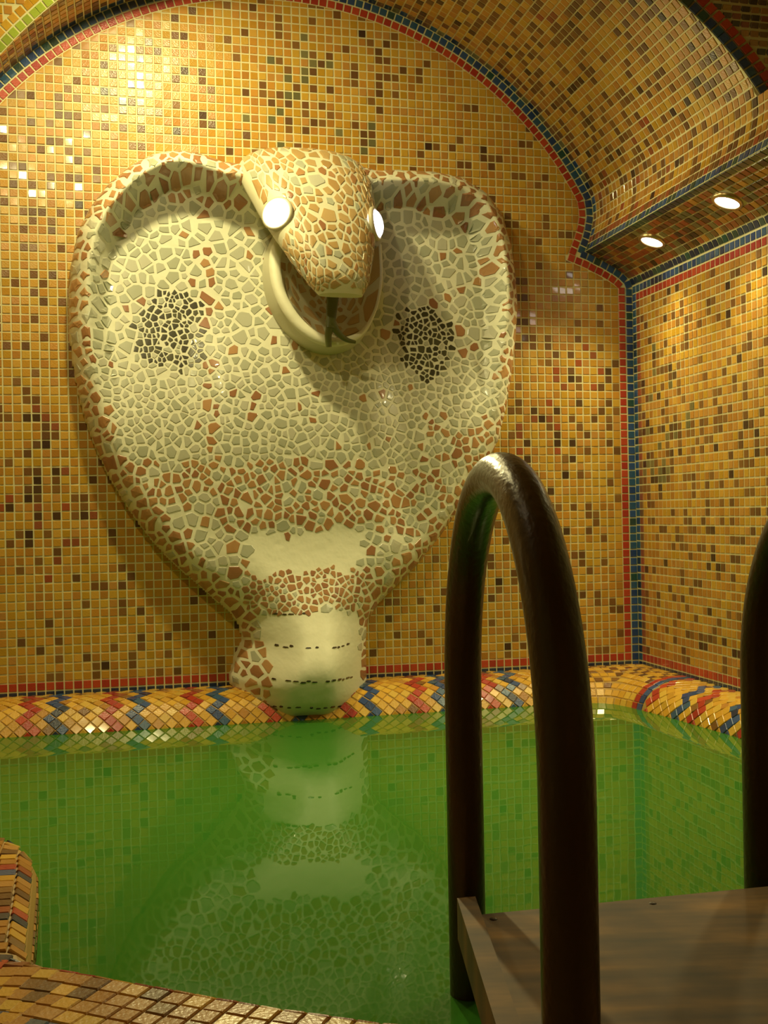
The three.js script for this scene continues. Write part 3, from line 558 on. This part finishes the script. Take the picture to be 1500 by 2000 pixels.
  for (const [py, xa, xb, zz] of dashes) for (let px = xa; px < xb; px += rr(9, 17)) {
    if (rnd() < 0.22) continue; const q = PYX(px, py - (px - 620) * 0.02 + rr(-2, 2), zz * 0.92), w = rr(0.004, 0.0075), h = rr(0.0016, 0.0028);
    const pts = [[-w, -h * 0.4], [-w * 0.2, -h], [w, -h * 0.5], [w * 0.8, h * 0.7], [-w * 0.5, h]].map(([a, b]) => ({ p: V(q.x + a, q.y + b, hood(q.x + a, q.y + b)), n: hoodN(q.x, q.y) })); out.push({ pts, k: 'ink', v: 0, a: 0 });
  }
  out.sort((a, b) => b.a - a.a);
  out.slice(0, 240).forEach(o => add('chip', prism(o.pts, 0.0014, 0.002, 0.06, o.core), chipMat[o.k][o.v], body));
  const rest = add('chip_field', mergeGeometries(out.slice(240).map(o => paint(prism(o.pts, 0.0014, 0.002, 0.07, o.core), chipCol[o.k][o.v]))), chipVertex, body); rest.userData.kind = 'stuff';
  console.log('chips', out.length);
}
// head: a wedge that leans out and down from the top of the hood
const HS = [[588, 345, -0.01, 0.150, 0.060], [592, 345, 0.055, 0.165, 0.068], [606, 378, 0.115, 0.158, 0.074], [622, 425, 0.165, 0.142, 0.072], [636, 470, 0.205, 0.120, 0.063], [649, 515, 0.235, 0.094, 0.052], [660, 553, 0.255, 0.072, 0.038], [665, 578, 0.262, 0.052, 0.016]];
const headAxis = HS.map(([x, y, z]) => PYX(x, y, z));
const headCurve = new THREE.CatmullRomCurve3(headAxis);
const rad = (i, t) => { const f = t * (HS.length - 1), k = Math.min(HS.length - 2, Math.floor(f)), u = f - k; return lerp(HS[k][i], HS[k + 1][i], u); };
function headAt(t, a) {                            // a: angle, 0 = right, pi/2 = the outer (upper) face
  const c = headCurve.getPoint(clamp(t)), T = headCurve.getTangent(clamp(t)), right = V(1, 0, -0.05).normalize(), up = right.clone().cross(T).normalize(); if (up.z < 0) up.negate();
  const w = rad(3, clamp(t)), b = rad(4, clamp(t)), ca = Math.cos(a), sa = Math.sin(a); const px = Math.sign(ca) * Math.abs(ca) ** 0.8, py = Math.sign(sa) * Math.abs(sa) ** 0.9 * (sa < 0 ? 0.55 : 1);
  return c.addScaledVector(right, px * w).addScaledVector(up, py * b);
}
function headNormal(t, a) { const e = 0.01; const p = headAt(t, a + e).sub(headAt(t, a - e)), q = headAt(Math.min(1, t + e), a).sub(headAt(Math.max(0, t - e), a)); const n = p.cross(q).normalize(); const c = headCurve.getPoint(clamp(t)); if (n.dot(headAt(t, a).sub(c)) < 0) n.negate(); return n; }
const head = (() => {
  const g = sheet(56, 40, (u, v) => headAt(v, u * 2 * Math.PI), 3); const cap = sheet(56, 2, (u, v) => headAt(1, u * 2 * Math.PI).lerp(headCurve.getPoint(1), v), 3);
  const m = add('head', mergeGeometries([g, cap]), new THREE.MeshStandardMaterial({ color: lin(0.66, 0.64, 0.46), roughness: 0.5, side: THREE.DoubleSide }), cobra); m.userData.label = 'wedge shaped cobra head with sandy chips'; return m;
})();
const EYES = [[0.50, Math.PI * 0.815], [0.50, Math.PI * 0.11]];
{
  const L = headCurve.getLength(), Wd = 0.44;
  const cells = shatter(L, Wd, () => 0.0285, () => true, 9000);
  for (const c of cells) {
    const map = ([a, b]) => { const t = a / L, w = rad(3, clamp(t)) + rad(4, clamp(t)); const ang = Math.PI / 2 + (b - Wd / 2) / (w * 0.92); return { t, ang }; };
    const cc = map([c.x, c.y]); if (cc.t < 0.12 || cc.ang < -0.35 || cc.ang > Math.PI + 0.35) continue;
    if (EYES.some(e => Math.hypot((e[0] - cc.t) * L, (e[1] - cc.ang) * 0.11) < 0.045)) continue;
    const pts = c.poly.map(map); if (pts.some(q => q.t < 0.08 || q.t > 0.993)) continue;
    const r = rnd(), k = r < 0.8 ? 'sand' : r < 0.93 ? 'grey' : 'clay';
    const ring = pts.map(q => ({ p: headAt(q.t, q.ang), n: headNormal(cc.t, cc.ang) })).reverse();
    const f = ring[1].p.clone().sub(ring[0].p).cross(ring[2].p.clone().sub(ring[0].p)); if (f.dot(ring[0].n) < 0) ring.reverse();
    const on = (q) => ({ p: headAt(q.t, q.ang), n: headNormal(q.t, q.ang) }); let mt = 0, ma = 0; for (const q of pts) { mt += q.t / pts.length; ma += q.ang / pts.length; }
    const mids = pts.map(q => on({ t: lerp(mt, q.t, 0.55), ang: lerp(ma, q.ang, 0.55) })); if (ring[0].p.distanceTo(headAt(pts[0].t, pts[0].ang)) > 1e-6) mids.reverse();
    add('chip', prism(ring, 0.0016, 0.003, 0.06, { c: on({ t: mt, ang: ma }), mid: mids }), chipMat[k][Math.floor(rnd() * CHIP[k].length)], head);
  }
}
// lower jaw: a scoop under the head, with a smooth lip
const LIP = [[556, 448, 0.085], [537, 505, 0.105], [552, 585, 0.135], [598, 646, 0.155], [648, 668, 0.165], [700, 655, 0.160], [730, 612, 0.140], [744, 550, 0.110], [742, 478, 0.075]].map(([x, y, z]) => PYX(x, y, z));
const lipCurve = new THREE.CatmullRomCurve3(LIP);
const throat = PYX(652, 540, 0.055);
function jawAt(u, v) { const a = lipCurve.getPoint(u), q = a.clone().lerp(throat, v); q.z -= 0.05 * Math.sin(v * Math.PI) ; return q; }
{
  const jaw = add('lower_jaw', mergeGeometries([sheet(40, 12, (u, v) => jawAt(u, v), 3), sheet(40, 4, (u, v) => { const a = lipCurve.getPoint(u), o = a.clone().sub(throat).setZ(0).normalize(); return a.addScaledVector(o, 0.02 * Math.sin(v * 1.5)).setZ(lerp(a.z, 0.02, v)); }, 3)]), new THREE.MeshStandardMaterial({ color: lin(0.60, 0.58, 0.42), roughness: 0.5, side: THREE.DoubleSide }), cobra); jaw.userData.label = 'open lower jaw with a smooth pale lip';
  const lipG = sheet(12, 60, (u, v) => { const p = lipCurve.getPoint(v), T = lipCurve.getTangent(v), o = p.clone().sub(throat).setZ(0).normalize(), b = T.clone().cross(o).normalize(), r = lerp(0.0145, 0.004, smooth(0.35, 0.8, v)) * Math.min(1, 0.3 + v * 8), a = u * 2 * Math.PI; return p.addScaledVector(o, Math.cos(a) * r).addScaledVector(b, Math.sin(a) * r * 0.8); }, 3); add('lip', lipG, plasterMat, jaw);
  const cells = shatter(1, 0.55, () => 0.105, () => true, 800);
  for (const c of cells) {
    const map = ([a, b]) => [clamp(0.02 + a * 0.96), clamp(0.14 + b * 1.2, 0, 0.9)]; const pts = c.poly.map(map); const cc = map([c.x, c.y]); const e = 0.02;
    const n = jawAt(cc[0] + e, cc[1]).sub(jawAt(cc[0] - e, cc[1])).cross(jawAt(cc[0], cc[1] + e).sub(jawAt(cc[0], cc[1] - e))).normalize(); if (n.z < 0) n.negate();
    const poly = c.poly.map(([a, b]) => [lerp(c.x, a, 0.7), lerp(c.y, b, 0.7)]).map(map); const ring = poly.map(q => ({ p: jawAt(q[0], q[1]), n })); const f = ring[1].p.clone().sub(ring[0].p).cross(ring[2].p.clone().sub(ring[0].p)); if (f.dot(n) < 0) ring.reverse();
    add('chip', prism(ring, 0.0015, 0.003, 0.06), chipMat.sand[Math.floor(rnd() * 3)], jaw);
  }
  // forked tongue
  const tongueMat = new THREE.MeshStandardMaterial({ color: lin(0.10, 0.11, 0.03), roughness: 0.35 });
  const strip = (pts, w0, w1) => { const c = new THREE.CatmullRomCurve3(pts.map(([x, y, z]) => PYX(x, y, z))), n = 16, ring = 8, g = sheet(ring, n, (u, v) => { const p = c.getPoint(v), T = c.getTangent(v), s = V(0, 0, 1).cross(T).normalize(), b = T.clone().cross(s), w = lerp(w0, w1, v), a = u * 2 * Math.PI; return p.addScaledVector(s, Math.cos(a) * w).addScaledVector(b, Math.sin(a) * 0.004); }); return g; };
  const tg = add('tongue', mergeGeometries([strip([[652, 560, 0.16], [648, 600, 0.20], [645, 640, 0.205]], 0.016, 0.011), strip([[645, 635, 0.205], [641, 655, 0.20], [642, 678, 0.195]], 0.010, 0.007), strip([[648, 632, 0.205], [662, 652, 0.20], [678, 664, 0.195], [694, 668, 0.19]], 0.010, 0.004)]), tongueMat, cobra); tg.userData.label = 'dark forked tongue';
}
// eyes: round lamps let into the sides of the head
EYES.forEach(([t, a], i) => {
  const p = headAt(t, a), n = headNormal(t, a); if (i === 0) n.add(V(-0.15, 0.0, 0.25)).normalize(); const q = new THREE.Quaternion().setFromUnitVectors(V(0, 0, 1), n);
  const eye = new THREE.Group(); eye.name = 'eye_lamp'; eye.position.copy(p); eye.quaternion.copy(q); cobra.add(eye); eye.userData.label = 'glowing round eye lamp';
  const ringG = new THREE.TorusGeometry(0.035, 0.006, 10, 32); add('bezel', ringG, new THREE.MeshStandardMaterial({ color: lin(0.55, 0.5, 0.35), roughness: 0.4 }), eye);
  const dome = new THREE.SphereGeometry(0.034, 28, 12, 0, Math.PI * 2, 0, Math.PI / 2); dome.rotateX(Math.PI / 2); dome.scale(1, 1, 0.55);
  add('lens', dome, new THREE.MeshStandardMaterial({ color: 0xffffff, emissive: i ? lin(1, 0.93, 1) : lin(1, 0.97, 0.75), emissiveIntensity: i ? 6 : 14, roughness: 0.3 }), eye);
  const s = new THREE.SpotLight(LAMP_WARM, i ? 0.9 : 3.2, 0, 1.15, 0.8, 2); s.position.set(0, 0, 0.026); s.target.position.copy(V(i ? 0 : 0.45, -0.6, 0.3).applyQuaternion(q.clone().invert())).add(V(0, 0, 1)); s.shadow.radius = 1.2; s.castShadow = true; eye.add(s); eye.add(s.target);
});

// ------------------------------------------------------------------ downlights in the soffit
SOFLAMPS.forEach(([x, y, z], i) => {
  const g = thing('downlight', ['small round recessed downlight nearest the cobra wall', 'small round recessed downlight in the middle of the soffit', 'small round recessed downlight at the open end of the soffit'][i], 'downlight', 'downlights in the soffit');
  const n = V(-0.35, -0.93, 0).normalize(); g.position.set(x, y, z).addScaledVector(n, 0.004); g.quaternion.setFromUnitVectors(V(0, 0, 1), n);
  const pr = [[0.0265, -0.004], [0.0265, 0.002], [0.0285, 0.0045], [0.034, 0.0035], [0.0355, 0.0], [0.0355, -0.004]].map(([a, b]) => new THREE.Vector2(a, b)); const ring = new THREE.LatheGeometry(pr, 36); ring.rotateX(Math.PI / 2);
  add('bezel', ring, new THREE.MeshStandardMaterial({ color: lin(0.55, 0.42, 0.22), roughness: 0.3, metalness: 0.9 }), g);
  const lens = new THREE.SphereGeometry(0.0262, 28, 8, 0, Math.PI * 2, 0, Math.PI / 2); lens.rotateX(Math.PI / 2); lens.scale(1, 1, 0.18);
  add('lens', lens, new THREE.MeshStandardMaterial({ color: 0xffffff, emissive: lin(1, 0.95, 0.85), emissiveIntensity: 9, roughness: 0.2 }), g);
  const s = new THREE.SpotLight(LAMP_WARM, 1.0, 0, 1.0, 0.7, 2); s.position.set(0, 0, 0.012); s.target.position.set(0, 0, 1); s.shadow.radius = 1.2; s.castShadow = true; g.add(s); g.add(s.target);
});
// ------------------------------------------------------------------ ceiling lamps above and left of the frame
for (const [pos, aim, cd, cone, label] of [[V(-0.60, YTOP, 0.54), V(0.1, -1, -0.30), 4.5, 1.42, 'round ceiling lamp in the crown of the cross vault near the cobra'], [V(-0.90, YTOP, 1.5), V(0.3, -0.55, -1), 2.7, 0.95, 'round ceiling lamp over the near left of the pool']]) {
  const g = thing('ceiling_lamp', label, 'lamp'); g.position.copy(pos);
  const can = new THREE.LatheGeometry([[0, 0], [0.055, 0], [0.058, -0.008], [0.058, -0.022], [0.05, -0.025]].map(([a, b]) => new THREE.Vector2(a, b)), 36); add('housing', can, new THREE.MeshStandardMaterial({ color: lin(0.3, 0.25, 0.15), roughness: 0.4, metalness: 0.6 }), g);
  const lens = new THREE.SphereGeometry(0.049, 28, 8, 0, Math.PI * 2, 0, Math.PI / 2); lens.rotateX(Math.PI); lens.scale(1, 0.3, 1); lens.translate(0, -0.022, 0);
  add('lens', lens, new THREE.MeshStandardMaterial({ color: 0xffffff, emissive: lin(1, 0.88, 0.6), emissiveIntensity: 10 }), g);
  const s = new THREE.SpotLight(LAMP_WARM, cd, 0, cone, 0.9, 2); s.position.set(0, -0.045, 0); s.target.position.copy(aim); s.shadow.radius = 2.0; s.castShadow = true; g.add(s); g.add(s.target);
}

// ------------------------------------------------------------------ hand rails and the wooden step
const camPlan = (xc, zc, y) => { const p = CAM.clone().addScaledVector(RGT, xc).addScaledVector(FWD, zc); p.y = y; return p; };
const railTex = noiseTexture(256, (x, y) => fbm(x * 32, y * 32, 32, 40));
const railMat = new THREE.MeshPhysicalMaterial({ color: lin(0.040, 0.022, 0.006), roughness: 0.32, metalness: 0.2, clearcoat: 0.15, clearcoatRoughness: 0.25, bumpMap: railTex, bumpScale: 0.0006 });
function rail(name, label, far, near, apexY) {
  const g = thing(name, label, 'handrail', 'pair of bent tube hand rails'); const mid = far.clone().add(near).multiplyScalar(0.5); g.position.set(mid.x, 0, mid.z);
  const d = near.clone().sub(far).setY(0), R = d.length() / 2; d.normalize(); const rT = 0.0187, yc = apexY - R; const pts = [];
  const P2 = (a, y) => V(d.x * a, y, d.z * a);
  for (let i = 0; i <= 14; i++) pts.push(P2(-R, lerp(-0.35, yc, i / 14)));
  for (let i = 1; i <= 28; i++) { const a = Math.PI * (1 - i / 28); pts.push(P2(R * Math.cos(a), yc + R * Math.sin(a))); }
  for (let i = 1; i <= 10; i++) pts.push(P2(R, lerp(yc, KY, i / 10)));
  const tube = new THREE.TubeGeometry(new THREE.CatmullRomCurve3(pts), 160, rT, 28); const uv = tube.attributes.uv; for (let i = 0; i < uv.count; i++) uv.setXY(i, uv.getX(i) * 8, uv.getY(i) * 1); add('tube', tube, railMat, g);
  const fl = new THREE.LatheGeometry([[rT, 0.012], [rT + 0.004, 0.012], [rT + 0.02, 0.006], [rT + 0.022, 0.0]].map(([a, b]) => new THREE.Vector2(a, b)), 28); fl.translate(d.x * R, KY, d.z * R); add('base_flange', fl, railMat, g);
  return g;
}
const rFar = camPlan(0.0768, 1.115, 0), rNear = camPlan(0.113, 0.70, 0);
rail('hand_rail', 'dark brown tubular hand rail arching over the left end of the wooden step', rFar, rNear, 0.517);
const r2Far = camPlan(0.398, 1.18, 0), r2Near = camPlan(0.434, 0.77, 0);
rail('hand_rail', 'dark brown tubular hand rail standing at the right of the wooden step', r2Far, r2Near, 0.517);
{
  const wood = noiseTexture(512, (x, y) => { const n = fbm(x * 4, y * 24, 4, 70), m = fbm(x * 10 + 3, y * 10, 10, 77), k = 0.36 + 0.5 * (n - 0.45) + 0.28 * (m - 0.45); return [k * 1.05, k * 0.76, k * 0.30]; }, true);
  const wm = new THREE.MeshStandardMaterial({ color: lin(0.75, 0.75, 0.75), map: wood, roughness: 0.6 });
  const step = thing('wooden_step', 'worn brown wooden step board between the two hand rails', 'step');
  const by = 0.1, bt = 0.022; const A = at(936, 1785, 1, by), B = at(1560, 1724, 1, by), Cc = at(1012, 2000, 1, by); const ex = B.clone().sub(A), ez = Cc.clone().sub(A).normalize(); const deep = 0.285, wide = 0.50; ex.normalize();
  const o = A.clone(); step.position.set(o.x, by, o.z);
  const slab = (u0, u1, v0, v1, y0, y1) => { const pts = [[u0, v0], [u1, v0], [u1, v1], [u0, v1]].map(([u, v]) => ex.clone().multiplyScalar(u).addScaledVector(ez, v)); const c = 0.0025, s = new THREE.Shape(); pts.forEach((p, i) => i ? s.lineTo(p.x, -p.z) : s.moveTo(p.x, -p.z)); s.closePath();
    const g = new THREE.ExtrudeGeometry(s, { depth: y1 - y0 - 2 * c, bevelEnabled: true, bevelSize: 0, bevelThickness: c, bevelSegments: 2, bevelOffset: -c * 0.5 }); g.rotateX(-Math.PI / 2); g.translate(0, y0 + c, 0); const ps = g.attributes.position, uv = g.attributes.uv; for (let i = 0; i < ps.count; i++) { const p = V(ps.getX(i), 0, ps.getZ(i)); uv.setXY(i, p.dot(ex) * 2.2, p.dot(ez) * 2.2); } return g; };
  add('board', slab(0, wide, 0, deep, -bt, 0), wm, step);
  add('edge_batten', slab(-0.021, 0.0, -0.022, deep, -0.03, 0.010), wm, step);
  const bolt = new THREE.SphereGeometry(0.004, 10, 6); bolt.scale(1, 0.4, 1); for (const [u, v] of [[0.012, 0.016], [0.175, 0.016], [0.36, 0.016]]) { const b = add('screw_head', bolt, railMat, step); b.position.copy(ex.clone().multiplyScalar(u).addScaledVector(ez, v)); }
  // supports down to the kerb
  add('support', slab(0.03, 0.07, deep - 0.05, deep, KY - by, -bt), wm, step); add('support', slab(wide - 0.07, wide - 0.03, deep - 0.05, deep, KY - by, -bt), wm, step);
}
scene.traverse(o => { if (o.isLight) o.castShadow = true; });
renderer.render(scene, camera);
